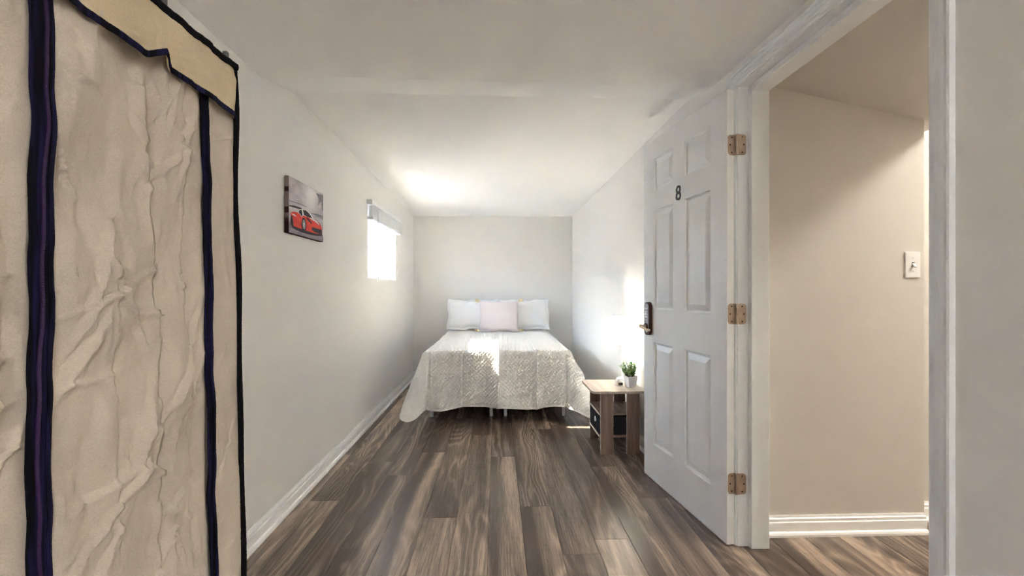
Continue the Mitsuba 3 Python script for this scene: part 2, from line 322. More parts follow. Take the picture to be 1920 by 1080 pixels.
# keypad lock
lk = dr_ + '__keypad_lock'
labels[lk] = {'label': 'dark bronze keypad lock with a lever handle'}
esc = extrude(rounded(0.064, 0.200, 0.0319, 10), 0.021)
obj('escutcheon', on_door(place(esc, None, [0.722, 0.962, 0.0003])), 'bronze_metal', lk, smooth=35)
obj('face_plate', on_door(place(extrude(rounded(0.048, 0.176, 0.0239, 8), 0.002), None, [0.722, 0.966, 0.0213])), 'keypad_steel', lk, smooth=35)
for i in range(5):
    for j in (-1, 1):
        obj('button', on_door(place(extrude(rounded(0.013, 0.011, 0.003, 3), 0.003), None, [0.722 + j * 0.0095, 1.022 - i * 0.0165, 0.0235])), 'white_plastic', lk)
rose = cyl((0.722, 0.912, 0.021), (0.722, 0.912, 0.031), 0.022, 24)
obj('rose', on_door(rose), 'bronze_metal', lk, smooth=35)
lev = tube([(0.722, 0.914, 0.030), (0.722, 0.915, 0.050), (0.719, 0.917, 0.060), (0.708, 0.918, 0.066), (0.690, 0.915, 0.066), (0.665, 0.907, 0.062), (0.640, 0.901, 0.058), (0.622, 0.902, 0.055), (0.617, 0.903, 0.0545)],
           [0.009, 0.009, 0.0105, 0.0105, 0.0095, 0.008, 0.0075, 0.007, 0.003], 14)
obj('lever', on_door(lev), 'nickel', lk, smooth=40)
obj('latch_bolt', on_door(box(dw - 0.001, dw + 0.010, 0.935, 0.957, -0.024, -0.012, 0.002)), 'nickel', dr_)

# ------------------------------------------------------------------ the window
wn = 'window_1'
tag(wn, 'small bright slider window set high in the left wall', 'window', kind='structure')
obj('frame', cat([box(-1.215, -1.155, WY0, WY0 + 0.035, WZ0, WZ1, 0.003), box(-1.215, -1.155, WY1 - 0.035, WY1, WZ0, WZ1, 0.003),
                  box(-1.215, -1.155, WY0 + 0.035, WY1 - 0.035, WZ0, WZ0 + 0.03, 0.003), box(-1.215, -1.155, WY0 + 0.035, WY1 - 0.035, WZ1 - 0.035, WZ1, 0.003)]), 'vinyl_white', wn)
obj('mullion', box(-1.205, -1.16, 4.255, 4.295, WZ0 + 0.03, WZ1 - 0.035, 0.003), 'vinyl_white', wn)
for a, b in ((WY0 + 0.035, 4.255), (4.295, WY1 - 0.035)):
    obj('pane', (np.array([[-1.185, a, WZ0 + 0.03], [-1.185, b, WZ0 + 0.03], [-1.185, b, WZ1 - 0.035], [-1.185, a, WZ1 - 0.035]]), np.array([[0, 1, 2], [0, 2, 3]])), 'glass_pane', wn)
struct('unseen_trim_2', box(-1.70, -1.245, 1.5, 7.0, 1.875, 2.05), 'vinyl_white', 'unseen roof eave outside that cuts off the upper sun at the window', 'eave')  # unseen eave, sized to trim the sun patch on the bed
struct('ground', box(-14, -1.245, -8, 22, -0.5, -0.2), 'unseen_paving', 'unseen pale ground outside that reflects daylight in at the window', 'ground')  # out of view, bounces sunlight up to the ceiling

struct('added_garden_wall', box(-5.2, -5.0, -3, 11, -0.2, 2.4), 'stucco', 'added garden wall outside that blocks low sky light at the window', 'wall')  # added out of view to keep low sky light off the right wall

# ------------------------------------------------------------------ window blind
bl = tag('window_blind', 'white slatted blind pulled up at the top of the small window', 'blind')
obj('headrail', box(-1.084, -1.034, 3.715, 4.815, 1.855, 1.893, 0.003), 'blind_white', bl)
for i in range(14):
    zz = 1.757 + i * 0.0068
    obj('slat', box(-1.079, -1.041, 3.74, 4.79, zz, zz + 0.0035, 0.001), 'blind_white', bl)
obj('bottom_rail', box(-1.082, -1.036, 3.735, 4.80, 1.732, 1.754, 0.004), 'blind_white', bl)
for yy in (3.7335, 4.8000): obj('end_cap', box(-1.083, -1.035, yy - 0.0005, yy + 0.002, 1.731, 1.755), 'grey_metal', bl)
obj('end_cap', box(-1.083, -1.035, 3.712, 3.715, 1.856, 1.892), 'grey_metal', bl)
obj('wand', cyl((-1.030, 3.87, 1.225), (-1.030, 3.87, 1.850), 0.0045, 8), 'clear_plastic', bl, smooth=True)
for yy in (4.00, 4.25, 4.55): obj('lift_cord', cyl((-1.0335, yy, 1.757), (-1.0335, yy, 1.853), 0.0013, 6), 'blind_white', bl)
obj('pull_cord', cyl((-1.0335, 4.25, 1.30), (-1.0335, 4.25, 1.735), 0.0018, 6), 'clear_plastic', bl)

# ------------------------------------------------------------------ picture
cp = tag('canvas_picture', 'canvas picture of a red sports car on a grey street', 'picture')
PY, PZ, PW, PH, PX = 2.292, 1.433, 0.449, 0.292, -1.060
obj('canvas', box(-1.0848, PX - 0.001, PY, PY + PW, PZ, PZ + PH, 0.002), 'canvas_edge', cp)
def printed(name, poly, mat, layer, label=None):
    m = extrude(sg.Polygon(poly).buffer(0), 0.0003)
    k = obj(name, place(m, frame([0, 1, 0], [0, 0, 1], [1, 0, 0]), [PX - 0.001 + 0.0003 * layer, PY, PZ]), mat, cp)
    if label: labels[k] = {'label': label}
def ell(cx, cy, rx, ry, n=28): return [(cx + rx * math.cos(a), cy + ry * math.sin(a)) for a in np.arange(n) * 2 * PI / n]
printed('print', [(0.002, 0.002), (PW - 0.002, 0.002), (PW - 0.002, PH - 0.002), (0.002, PH - 0.002)], 'print_sky', 0, 'grey cloudy sky print')
printed('street', [(0.002, 0.055), (0.10, 0.045), (0.2, 0.036), (0.3, 0.034), (PW - 0.002, 0.04), (PW - 0.002, 0.002), (0.002, 0.002)], 'print_ground', 1)
printed('streak', [(0.004, 0.166), (0.122, 0.173), (0.215, 0.173), (0.215, 0.170), (0.122, 0.168), (0.004, 0.162)], 'print_grey', 1)
printed('streak', [(0.004, 0.141), (0.066, 0.150), (0.149, 0.153), (0.149, 0.146), (0.122, 0.143), (0.004, 0.135)], 'print_dark', 1)
printed('streak', [(0.274, 0.146), (0.357, 0.156), (0.446, 0.155), (0.446, 0.148), (0.357, 0.147), (0.274, 0.142)], 'print_grey', 1)
printed('smear', [(0.340, 0.276), (0.446, 0.286), (0.446, 0.189), (0.425, 0.193), (0.418, 0.246), (0.39, 0.226), (0.372, 0.255)], 'print_grey', 1)
printed('tower', [(0.37, 0.212), (0.385, 0.249), (0.395, 0.266), (0.395, 0.239), (0.379, 0.217)], 'print_grey', 2)
printed('car_shadow', [(0.030, 0.046), (0.149, 0.042), (0.284, 0.040), (0.43, 0.05), (0.43, 0.036), (0.294, 0.022), (0.149, 0.020), (0.040, 0.030)], 'print_dark', 2)
printed('rear_wheel', ell(0.034, 0.070, 0.017, 0.031), 'print_dark', 3)
printed('car_body', [(0.016, 0.1), (0.026, 0.108), (0.049, 0.116), (0.094, 0.121), (0.163, 0.121), (0.284, 0.119), (0.347, 0.117), (0.396, 0.105), (0.421, 0.086), (0.427, 0.056), (0.412, 0.045), (0.357, 0.039), (0.284, 0.037), (0.149, 0.038), (0.07, 0.04), (0.051, 0.042), (0.046, 0.07), (0.04, 0.086), (0.024, 0.091)], 'print_red', 4, 'red sports car')
printed('cabin', [(0.094, 0.120), (0.109, 0.136), (0.154, 0.148), (0.215, 0.154), (0.254, 0.143), (0.307, 0.118), (0.254, 0.116), (0.2, 0.117), (0.163, 0.115), (0.149, 0.104), (0.122, 0.115)], 'print_light', 5)
printed('side_window', [(0.107, 0.124), (0.121, 0.137), (0.147, 0.142), (0.157, 0.118), (0.148, 0.107), (0.127, 0.116)], 'print_dark', 6)
printed('windshield', [(0.161, 0.145), (0.2, 0.149), (0.239, 0.139), (0.285, 0.119), (0.215, 0.117), (0.172, 0.120)], 'print_dark', 6)
printed('grille', [(0.276, 0.067), (0.336, 0.068), (0.418, 0.07), (0.426, 0.05), (0.379, 0.043), (0.315, 0.044), (0.284, 0.051)], 'print_dark', 5)
printed('headlight', [(0.207, 0.110), (0.22, 0.112), (0.254, 0.1), (0.282, 0.089), (0.269, 0.086), (0.229, 0.097)], 'print_dark', 6)
printed('highlight', [(0.242, 0.113), (0.284, 0.117), (0.341, 0.114), (0.385, 0.1), (0.381, 0.093), (0.325, 0.106)], 'print_light', 6)
printed('highlight', [(0.024, 0.103), (0.061, 0.103), (0.078, 0.099), (0.074, 0.094), (0.04, 0.097)], 'print_light', 5)
printed('front_wheel', ell(0.174, 0.067, 0.028, 0.037), 'print_dark', 5)
printed('rim', sg.Polygon(ell(0.175, 0.067, 0.019, 0.027)).exterior.coords, 'print_grey', 6)
for i in range(5):
    a = i * 2 * PI / 5 + 0.3
    printed('spoke', [(0.175 + 0.003 * math.cos(a + 1.57), 0.067 + 0.004 * math.sin(a + 1.57)), (0.175 + 0.018 * math.cos(a), 0.067 + 0.026 * math.sin(a)), (0.175 - 0.003 * math.cos(a + 1.57), 0.067 - 0.004 * math.sin(a + 1.57))], 'print_light', 7)

# ------------------------------------------------------------------ bed
bd = tag('bed', 'low metal platform bed with mattress under the white quilt', 'bed')
BX0, BX1, BY0, BY1, BT = -0.595, 0.612, 3.815, 5.745, 0.612
def rbox(x0, x1, y0, y1, z0, z1, r, n=5):
    s = sg.box(x0 + r, y0 + r, x1 - r, y1 - r)
    pts = []
    for i in range(n + 1):
        a = PI / 2 * i / n; ring = np.array(s.buffer(max(r * math.sin(a), 1e-4), quad_segs=4).exterior.coords)
        pts += [np.c_[ring, np.full(len(ring), z1 - r + r * math.cos(a))], np.c_[ring, np.full(len(ring), z0 + r - r * math.cos(a))]]
    return trimesh.convex.convex_hull(np.vstack(pts))
k = obj('mattress', rbox(BX0 + 0.012, BX1 - 0.012, BY0 + 0.012, BY1, 0.362, BT - 0.012, 0.05), 'mattress_ticking', bd, smooth=30)
for xa, xb in ((-0.59, -0.002), (0.012, 0.60)):
    for yy in (3.99, 4.86, 5.70): obj('rail', box(xa + 0.03, xb - 0.03, yy, yy + 0.03, 0.33, 0.36, 0.003), 'grey_metal', bd)
    for xx in (xa, xb - 0.03): obj('rail', box(xx, xx + 0.03, 3.99, 5.73, 0.3302, 0.3598, 0.003), 'grey_metal', bd)
for xx in (-0.60, -0.066, 0.062, 0.59):
    for yy in (3.995, 4.86, 5.695): obj('leg', box(xx, xx + 0.028, yy, yy + 0.028, 0.0, 0.331, 0.003), 'grey_metal', bd)

def quilt():
    dl, dr2, df, R = 0.50, 0.50, 0.495, 0.20
    st = 0.0062
    xs = np.arange(BX0 - dl, BX1 + dr2 + st / 2, st); ys = np.arange(BY0 - df, BY1 - 0.02, st)
    X, Y = np.meshgrid(xs, ys, indexing='ij')
    # round the two front corners of the cloth: pull the corner zone in
    def roundc(X, Y, cx, sx):
        a, b = (X - cx) * sx, (BY0 - df + R) - Y
        m = (a > 0) & (b > 0); mx = np.maximum(a, b); r = np.hypot(a, b) + 1e-9
        s = np.where(m, mx / r, 1.0)
        return np.where(m, cx + sx * a * s, X), np.where(m, (BY0 - df + R) - b * s, Y)
    X, Y = roundc(X, Y, BX0 - dl + R, -1); X, Y = roundc(X, Y, BX1 + dr2 - R, 1)
    cx, cy = np.clip(X, BX0, BX1), np.maximum(Y, BY0)
    a, b = X - cx, Y - cy                     # a: sideways overhang, b: forward (negative)
    r = np.hypot(a, b); th = np.arctan2(np.abs(a), -b + 1e-12) / (PI / 2)    # 0 = straight ahead, 1 = sideways
    sg_ = np.sign(a)
    corner = (np.abs(a) > 1e-9) & (b < -1e-9)
    o0 = 0.07 * r
    # plain hang: waves in the drape grow downwards
    wf = 0.05 * r * (np.sin(X * 10.5 + 1.2) + 0.6 * np.sin(X * 23 + 0.3)) 
    ws = 0.05 * r * (np.sin(Y * 7 + 0.5) + 0.5 * np.sin(Y * 17))
    px, py = np.zeros_like(X), np.zeros_like(X)
    front = (b < 0) & ~corner; side = (np.abs(a) > 0) & ~corner
    fade_f = np.clip(np.minimum(X - BX0, BX1 - X) / 0.25, 0, 1); fade_s = np.clip((Y - BY0) / 0.3, 0, 1)
    py[front] = -(o0 + 0.02 * np.minimum(r / 0.05, 1) + wf * fade_f)[front]
    px[side] = (sg_ * (o0 + 0.02 * np.minimum(r / 0.05, 1) + ws * fade_s))[side]
    # corner lobe
    tip = np.where(sg_ < 0, 0.47, 0.44) * r * np.minimum(r / 0.25, 1) ** 0.5; wd = np.where(sg_ < 0, 0.14, 0.17) * r
    dang = np.where(sg_ < 0, math.radians(72), math.radians(50))        # direction of the lobe from the x axis
    dx, dy = sg_ * np.cos(dang), -np.sin(dang); ex, ey = sg_ * np.sin(dang), np.cos(dang)   # e points to the side
    s = th; base = (o0 + 0.02 * np.minimum(r / 0.05, 1))
    fx, fy = 0.0 * base, -base; sx_, sy_ = sg_ * base, 0.0 * base
    lob = np.sin(PI * s) ** np.where(sg_ < 0, 0.7, 1.15)
    qx = fx * (1 - s) + sx_ * s + dx * tip * lob - ex * wd * np.sin(2 * PI * s)
    qy = fy * (1 - s) + sy_ * s + dy * tip * lob - ey * wd * np.sin(2 * PI * s)
    px[corner], py[corner] = qx[corner], qy[corner]
    out = np.hypot(px, py)
    fall = np.sqrt(np.maximum(r ** 2 - np.minimum(out, 0.8 * r) ** 2, 0))
    br = 0.045                                # bend radius at the mattress edge
    fall = np.where(r < br * 1.57, br * (1 - np.cos(np.minimum(r / br, 1.57))), fall - br * 0.45 * 0 - (br * 0.35))
    fall = np.maximum(fall, 0)
    fall = fall + 0.016 * (r / 0.5) ** 3 * (np.sin(X * 8.2 - 0.4) - 0.4 * np.sin(X * 17)) * front
    Z = BT - fall + 0.010 * np.clip((Y - 4.6) / 1.0, 0, 1)
    Zmin = 0.008 + 0.0 * Z
    P = np.stack([cx + px, cy + py, np.maximum(Z, Zmin)], -1)
    # folds from the packaging, creases, quilting
    du, dv = np.gradient(P, axis=0), np.gradient(P, axis=1); N = np.cross(du, dv); N /= np.linalg.norm(N, axis=2, keepdims=True) + 1e-12
    hang = np.clip(r / 0.06, 0, 1)
    h = np.zeros_like(X)
    for fx_, amp in ((-0.565, 0.006), (-0.30, -0.008), (0.01, 0.012), (0.335, 0.013), (0.60, 0.006)):
        d = X - fx_; h += amp * (np.exp(-np.abs(d) / 0.012) + 1.0 * np.exp(-np.abs(d) / 0.07) * np.sign(d)) * np.where(b < 0, 1, 0.25)
    saw = np.interp(X, [-0.60, -0.42, -0.30, -0.10, 0.008, 0.014, 0.30, 0.335, 0.340, 0.57, 0.612], [0, -0.010, 0.006, -0.018, 0.026, 0.018, -0.020, -0.004, -0.018, 0.026, 0.0])
    h += 1.25 * saw * np.clip(r / 0.35, 0, 1) * (b < 0) * ~corner
    h += 0.030 * nz(X, Y, 5.0, 3) * hang + 0.008 * nz(X, Y, 2.2, 8)
    cr = np.random.default_rng(11)
    for i in range(26):
        c0 = np.array([cr.uniform(-0.55, 0.58), BY0 - cr.uniform(0.05, 0.45)]); an = cr.normal(0, 0.35); ln = cr.uniform(0.05, 0.16)
        dxx, dyy = X - c0[0], Y - c0[1]; al = dxx * math.cos(an) + dyy * math.sin(an); ac = -dxx * math.sin(an) + dyy * math.cos(an) - 1.2 * (al ** 2)
        h += cr.uniform(0.004, 0.010) * np.exp(-(al / ln) ** 2) * np.exp(-np.abs(ac) / 0.010) * np.where(ac > 0, 1, 0.55)
    c = 0.033
    q = np.abs(np.sin(PI * (X + Y) / c) * np.sin(PI * (X - Y) / c))
    ii, jj = np.meshgrid(np.arange(X.shape[0]), np.arange(X.shape[1]), indexing='ij'); dist = st * np.minimum.reduce([ii, X.shape[0] - 1 - ii, jj])
    h += 0.0125 * q ** 0.45 * np.clip((dist - 0.012) / 0.02, 0, 1) + 0.004 * (dist < 0.0095)
    P = P + N * h[..., None]
    P[..., 2] = np.maximum(P[..., 2], 0.007)
    return sheet(P, 0.006)
ql = obj('quilt', quilt(), 'quilt_fabric', smooth=True)
tag(ql, 'white diamond quilted bedspread draping off the bed to the floor', 'quilt')

def pillow(wd, ht, th, flange, seed, puff=0.45, wave=0.008):
    """Front at +z, x across, y up from 0."""
    n, m = 90, 64
    a, b = np.linspace(-1, 1, n), np.linspace(-1, 1, m)
    A, B = np.meshgrid(a, b, indexing='ij')
    fx, fy = 1 - 2 * flange / wd, 1 - 2 * flange / ht
    u1, v1 = np.clip(np.abs(A) / fx, 0, 1), np.clip(np.abs(B) / fy, 0, 1)
    t = th / 2 * ((1 - u1 ** 2.6) * (1 - v1 ** 2.6)) ** puff
    pin = 1 - 0.05 * (np.abs(A) * np.abs(B)) ** 0 * 0
    x = A * wd / 2 * (1 - 0.035 * (1 - B ** 2)) ; y = B * ht / 2 * (1 - 0.05 * (1 - A ** 2))
    wv = wave * np.sin(A * 6 + seed) * np.abs(B) ** 6
    y = y + wv + 0.6 * wave * np.sin(A * 13 + 2 * seed) * np.abs(B) ** 6; x = x + wave * np.sin(B * 5 + seed * 2) * np.abs(A) ** 6
    wr = 0.012 * nz(A, B, 2.2, seed) * (t / th * 2) + 0.006 * nz(A, B, 5.0, seed + 4) * (t / th * 2)
    fz = 0.004 * np.sin(A * 9 + seed) * (np.abs(B) > fy) + 0.004 * np.sin(B * 8 + seed) * (np.abs(A) > fx)
    front = np.stack([x, y + ht / 2, t + wr + 0.003 + fz], -1); back = np.stack([x, y + ht / 2, -t - 0.003 + fz], -1)
    v = np.vstack([front.reshape(-1, 3), back.reshape(-1, 3)]); i = np.arange(n * m).reshape(n, m); k = n * m
    p, q, r, s = i[:-1, :-1].ravel(), i[1:, :-1].ravel(), i[1:, 1:].ravel(), i[:-1, 1:].ravel()
    f = [np.c_[p, q, r], np.c_[p, r, s], np.c_[p + k, r + k, q + k], np.c_[p + k, s + k, r + k]]
    rim = np.r_[i[:, 0], i[-1, 1:], i[-2::-1, -1], i[0, -2:0:-1]]; r2 = np.roll(rim, -1)
    f += [np.c_[rim, rim + k, r2 + k], np.c_[rim, r2 + k, r2]]
    return trimesh.Trimesh(v, np.vstack(f), process=False)
def lean(m, x, y, z0, deg, yaw=0):
    a, b = math.radians(deg), math.radians(yaw)
    up = np.array([0, math.sin(a), math.cos(a)]); outv = np.array([0, -math.cos(a), math.sin(a)]); rt = np.array([1.0, 0, 0])
    Rz = np.array([[math.cos(b), -math.sin(b), 0], [math.sin(b), math.cos(b), 0], [0, 0, 1]])
    return place(m, Rz @ frame(rt, up, outv), [x, y, z0])
a = obj('pillow', lean(pillow(0.640, 0.400, 0.15, 0.035, 1), -0.307, 5.52, 0.643, 20, 1), 'sham_fabric', smooth=True)
tag(a, 'white pillow in a flanged sham at the left of the bed head', 'pillow', 'white pillows at the bed head')
a = obj('pillow', lean(pillow(0.640, 0.400, 0.15, 0.035, 4), 0.340, 5.52, 0.643, 20, -1), 'sham_fabric', smooth=True)
tag(a, 'white pillow in a flanged sham at the right of the bed head', 'pillow', 'white pillows at the bed head')
cu = tag('cushion', 'pale pink square cushion with yellow corner tassels leaning on pillows', 'cushion')
CW, CHT, CX, CY, CZ = 0.475, 0.385, 0.025, 5.33, 0.640
obj('cover', lean(pillow(CW, CHT, 0.13, 0.004, 7, 0.5, 0.004), CX, CY, CZ, 18), 'pink_fabric', cu, smooth=True)
for sx in (-1, 1):
    for sy in (0, 1):
        rr = np.random.default_rng(sx + 5 * sy + 9); ms = []
        c = np.array([sx * (CW / 2 + 0.012), sy * CHT * 0.985 + (0.006 if sy else 0.014), 0.0])
        ms.append(place(trimesh.creation.icosphere(2, 0.013), None, c))
        for i in range(26):
            d = np.array([sx * (0.5 + rr.uniform(0, 0.9)), (0.35 if sy else 0.05) + rr.normal(0, 0.3), rr.normal(0.1, 0.4)]); d /= np.linalg.norm(d)
            e = c + d * rr.uniform(0.035, 0.05); e[1] = max(e[1], 0.006)
            ms.append(tube([c, (c + e) / 2 + [0, 0.004, 0], e], [0.0035, 0.004, 0.003], 5))
        k = obj('tassel', lean(cat(ms), CX, CY, CZ, 18), 'tassel_yarn', cu, smooth=40); labels[k] = {'label': 'pale yellow tassel'}

# ------------------------------------------------------------------ end table with bin, lamp, plant, clock
et = tag('end_table', 'small brown wood end table with open shelves beside the bed', 'table')
TX0, TX1, TY0, TY1, TZ = 0.655, 1.030, 3.020, 3.430, 0.442
top = extrude(sg.box(TX0 + 0.03, TY0 + 0.03, TX1 - 0.03, TY1 - 0.03).buffer(0.03, quad_segs=8), 0.016); top.apply_translation([0, 0, TZ - 0.016])
k = obj('tabletop', top, 'table_top_veneer', et); labels[k] = {'label': 'pale oak top with rounded corners'}
edge = extrude(sg.box(TX0 + 0.03, TY0 + 0.03, TX1 - 0.03, TY1 - 0.03).buffer(0.0303, quad_segs=8).difference(sg.box(TX0 + 0.03, TY0 + 0.03, TX1 - 0.03, TY1 - 0.03).buffer(0.0299, quad_segs=8)), 0.012); edge.apply_translation([0, 0, TZ - 0.014])
LX = ((0.718, 0.806), (0.902, 0.990))
for x0, x1 in LX:
    for y0 in (3.045, 3.392):
        lg = obj('leg', box(x0, x1, y0, y0 + 0.015, 0, TZ - 0.016, 0.001), 'table_veneer', et)
        for xe in (x0 - 0.0006, x1 - 0.0004): obj('edge_band', box(xe, xe + 0.001, y0 + 0.001, y0 + 0.014, 0.001, TZ - 0.017), 'edge_band', lg)
for zz in (0.267, 0.113):
    s = obj('shelf', box(0.712, 0.990, 3.060, 3.392, zz, zz + 0.015, 0.001), 'table_veneer', et)
    obj('edge_band', box(0.7112, 0.7122, 3.060, 3.392, zz + 0.001, zz + 0.014), 'edge_band', s)
bn = tag('fabric_bin', 'black fabric bin with ring pull in the end table lower bay', 'bin')
b0 = box(0.7165, 0.982, 3.068, 3.386, 0.1282, 0.258, 0.004).difference(box(0.7265, 0.972, 3.078, 3.376, 0.139, 0.30)) if False else None
obj('shell', cat([box(0.7165, 0.7215, 3.068, 3.386, 0.1285, 0.258, 0.001), box(0.977, 0.982, 3.068, 3.386, 0.1285, 0.258, 0.001), box(0.7215, 0.977, 3.068, 3.073, 0.1285, 0.258, 0.001),
                  box(0.7215, 0.977, 3.381, 3.386, 0.1285, 0.258, 0.001), box(0.7215, 0.977, 3.073, 3.381, 0.1285, 0.1335)]), 'bin_fabric', bn)
ring = trimesh.creation.torus(0.014, 0.0045, 20, 10)
k = obj('ring', place(ring, frame([0, 1, 0], [0, 0, 1], [1, 0, 0]), [0.7145, 3.20, 0.205]), 'white_plastic', bn, smooth=True); labels[k] = {'label': 'white ring pull'}

lp = tag('table_lamp', 'lit white drum shade table lamp on the end table by the wall', 'lamp')
LXc, LYc = 0.945, 3.315
def at(m, x, y, z0): return place(m, None, [x, y, z0])
obj('base', at(lathe([(0, 0), (0.045, 0), (0.046, 0.004), (0.046, 0.028), (0.042, 0.034), (0.012, 0.040), (0.009, 0.046), (0, 0.046)]), LXc, LYc, TZ), 'lamp_white', lp, smooth=35)
obj('pole', cyl((LXc, LYc, TZ + 0.045), (LXc, LYc, 0.775), 0.0062, 14), 'lamp_white', lp, smooth=40)
obj('shade', at(lathe([(0.0930, 0), (0.0915, 0.203), (0.0905, 0.203), (0.0920, 0), (0.0930, 0)], 56), LXc, LYc, 0.737), 'shade_fabric', lp, smooth=30)
obj('socket', cyl((LXc, LYc, 0.775), (LXc, LYc, 0.810), 0.014, 16), 'lamp_white', lp, smooth=40)
bulb = at(trimesh.creation.icosphere(2, 0.026), LXc, LYc, 0.836)
k = key_for('bulb', lp); scene[k] = {**mikit.ply(bulb, 'lamp_white', smooth=True), 'emitter': {'type': 'area', 'radiance': rgb(np.array([1.0, 0.93, 0.82]) * TABLE_LAMP)}}
for i in range(3):
    an = i * 2 * PI / 3 + 0.4
    obj('shade_spoke', cyl((LXc + 0.012 * math.cos(an), LYc + 0.012 * math.sin(an), 0.805), (LXc + 0.0912 * math.cos(an), LYc + 0.0912 * math.sin(an), 0.775), 0.0015, 6), 'lamp_white', lp)

pt = tag('potted_plant', 'small green plant in a square white pot on the end table', 'plant')
def taper(w0, w1, h, t):
    v = []
    for w_, z_ in ((w0, 0), (w1, h), (w1 - t, h), (w0 - t, 0.012)):
        v += [(-w_ / 2, -w_ / 2, z_), (w_ / 2, -w_ / 2, z_), (w_ / 2, w_ / 2, z_), (-w_ / 2, w_ / 2, z_)]
    f = []
    for i in range(3):
        for j in range(4):
            p, q = i * 4 + j, i * 4 + (j + 1) % 4; f += [[p, q, q + 4], [p, q + 4, p + 4]]
    f += [[0, 2, 1], [0, 3, 2], [12, 13, 14], [12, 14, 15]]
    return trimesh.Trimesh(np.array(v, float), f, process=False)
PXc, PYc = 0.962, 3.165
Rz = lambda d: np.array([[math.cos(d), -math.sin(d), 0], [math.sin(d), math.cos(d), 0], [0, 0, 1]])
obj('pot', place(taper(0.054, 0.074, 0.080, 0.006), Rz(math.radians(14)), [PXc, PYc, TZ]), 'white_ceramic', pt)
obj('soil', place(box(-0.0325, 0.0325, -0.0325, 0.0325, 0.06, 0.070), Rz(math.radians(14)), [PXc, PYc, TZ]), 'soil', pt)
rp = np.random.default_rng(3); stems, leaves = [], []
def leafmesh(c, d, up, ln, wd):
    d = d / np.linalg.norm(d); s = np.cross(d, up); s /= np.linalg.norm(s) + 1e-9; nn = np.cross(s, d)
    prof = [(0, 0.0), (0.22, 0.75), (0.5, 1.0), (0.8, 0.7), (1.0, 0.0)]
    v = []
    for t_, w_ in prof:
        mid = c + d * ln * t_ + nn * ln * 0.12 * math.sin(PI * t_)
        v += [mid - s * wd / 2 * w_ + nn * wd * 0.15 * w_, mid, mid + s * wd / 2 * w_ + nn * wd * 0.15 * w_]
    f = []
    for i in range(4):
        for j in (0, 1):
            p = i * 3 + j; f += [[p, p + 1, p + 4], [p, p + 4, p + 3]]
    return trimesh.Trimesh(np.array(v), f, process=False)
for i in range(24):
    an = rp.uniform(0, 2 * PI); sp = rp.uniform(0.1, 0.75); ln = rp.uniform(0.055, 0.105)
    d = np.array([math.cos(an) * sp - 0.26, math.sin(an) * sp, 1.0]); d /= np.linalg.norm(d)
    p0 = np.array([PXc + 0.02 * math.cos(an), PYc + 0.02 * math.sin(an), TZ + 0.066]); p1 = p0 + d * ln
    if p1[0] > xr(p1[1]) - 0.03: p1[0] = xr(p1[1]) - 0.03
    stems.append(tube([p0, (p0 + p1) / 2 + rp.normal(0, 0.003, 3), p1], [0.0018, 0.0015, 0.001], 5))
    for t_ in np.linspace(0.25, 1.0, 7):
        for sgn in (-1, 1):
            a2 = rp.uniform(0, 2 * PI); dd = np.array([math.cos(a2), math.sin(a2), rp.uniform(0.1, 0.9)])
            leaves.append(leafmesh(p0 + (p1 - p0) * t_, dd, np.array([0, 0, 1.0]) + rp.normal(0, 0.2, 3), rp.uniform(0.017, 0.027), rp.uniform(0.010, 0.015)))
obj('stems', cat(stems), 'stem', pt); labels['potted_plant__stems'] = {'label': 'thin green stems', 'kind': 'stuff'}
k = obj('foliage', cat(leaves), 'leaf', pt, smooth=True); labels[k] = {'label': 'small oval green leaves', 'kind': 'stuff'}

ck = tag('desk_clock', 'small round silver clock with dark display beside the white pot', 'clock')
obj('case', at(lathe([(0, 0), (0.028, 0), (0.030, 0.003), (0.030, 0.030), (0.027, 0.034), (0.012, 0.035), (0.011, 0.040), (0, 0.040)]), 0.893, 3.215, TZ), 'silver', ck, smooth=35)
an = math.radians(-70)
scr = []
for i in range(9):
    a0 = math.radians(-112 + i * 8)
    scr.append(place(box(-0.0022, 0.0022, -0.0005, 0.0012, 0.007, 0.024), Rz(a0 + PI / 2), [0.893 + 0.0302 * math.cos(a0), 3.215 + 0.0302 * math.sin(a0), TZ]))
obj('display', cat(scr), 'dark_screen', ck)

# ------------------------------------------------------------------ light switch in the hall
sw = tag('light_switch', 'white toggle light switch plate on the beige hall wall', 'switch')
sx0, sz0 = 1.953, 1.260
on_hall = lambda m: place(m, frame([1, 0, 0], [0, 0, 1], [0, -1, 0]), [sx0, 2.02, sz0])
pl = [place(extrude(rounded(0.076, 0.122, 0.004, 3), 0.003), None, [0, 0, 0.0002]), place(extrude(rounded(0.071, 0.117, 0.004, 3), 0.0025), None, [0, 0, 0.0032])]
obj('plate', on_hall(cat(pl)), 'white_plastic', sw)
obj('toggle_slot', on_hall(box(-0.006, 0.006, -0.012, 0.012, 0.0057, 0.0062)), 'dark_plastic', sw)
tg = trimesh.convex.convex_hull(np.array([(-0.005, -0.006, 0.006), (0.005, -0.006, 0.006), (0.005, 0.006, 0.006), (-0.005, 0.006, 0.006), (-0.004, -0.016, 0.018), (0.004, -0.016, 0.018), (0.004, -0.010, 0.021), (-0.004, -0.010, 0.021)], float))
obj('toggle', on_hall(tg), 'white_plastic', sw)
for yy in (-0.030, 0.030): obj('screw', on_hall(at(trimesh.creation.cylinder(0.0032, 0.0012, sections=12), 0, yy, 0.0063)), 'grey_metal', sw)

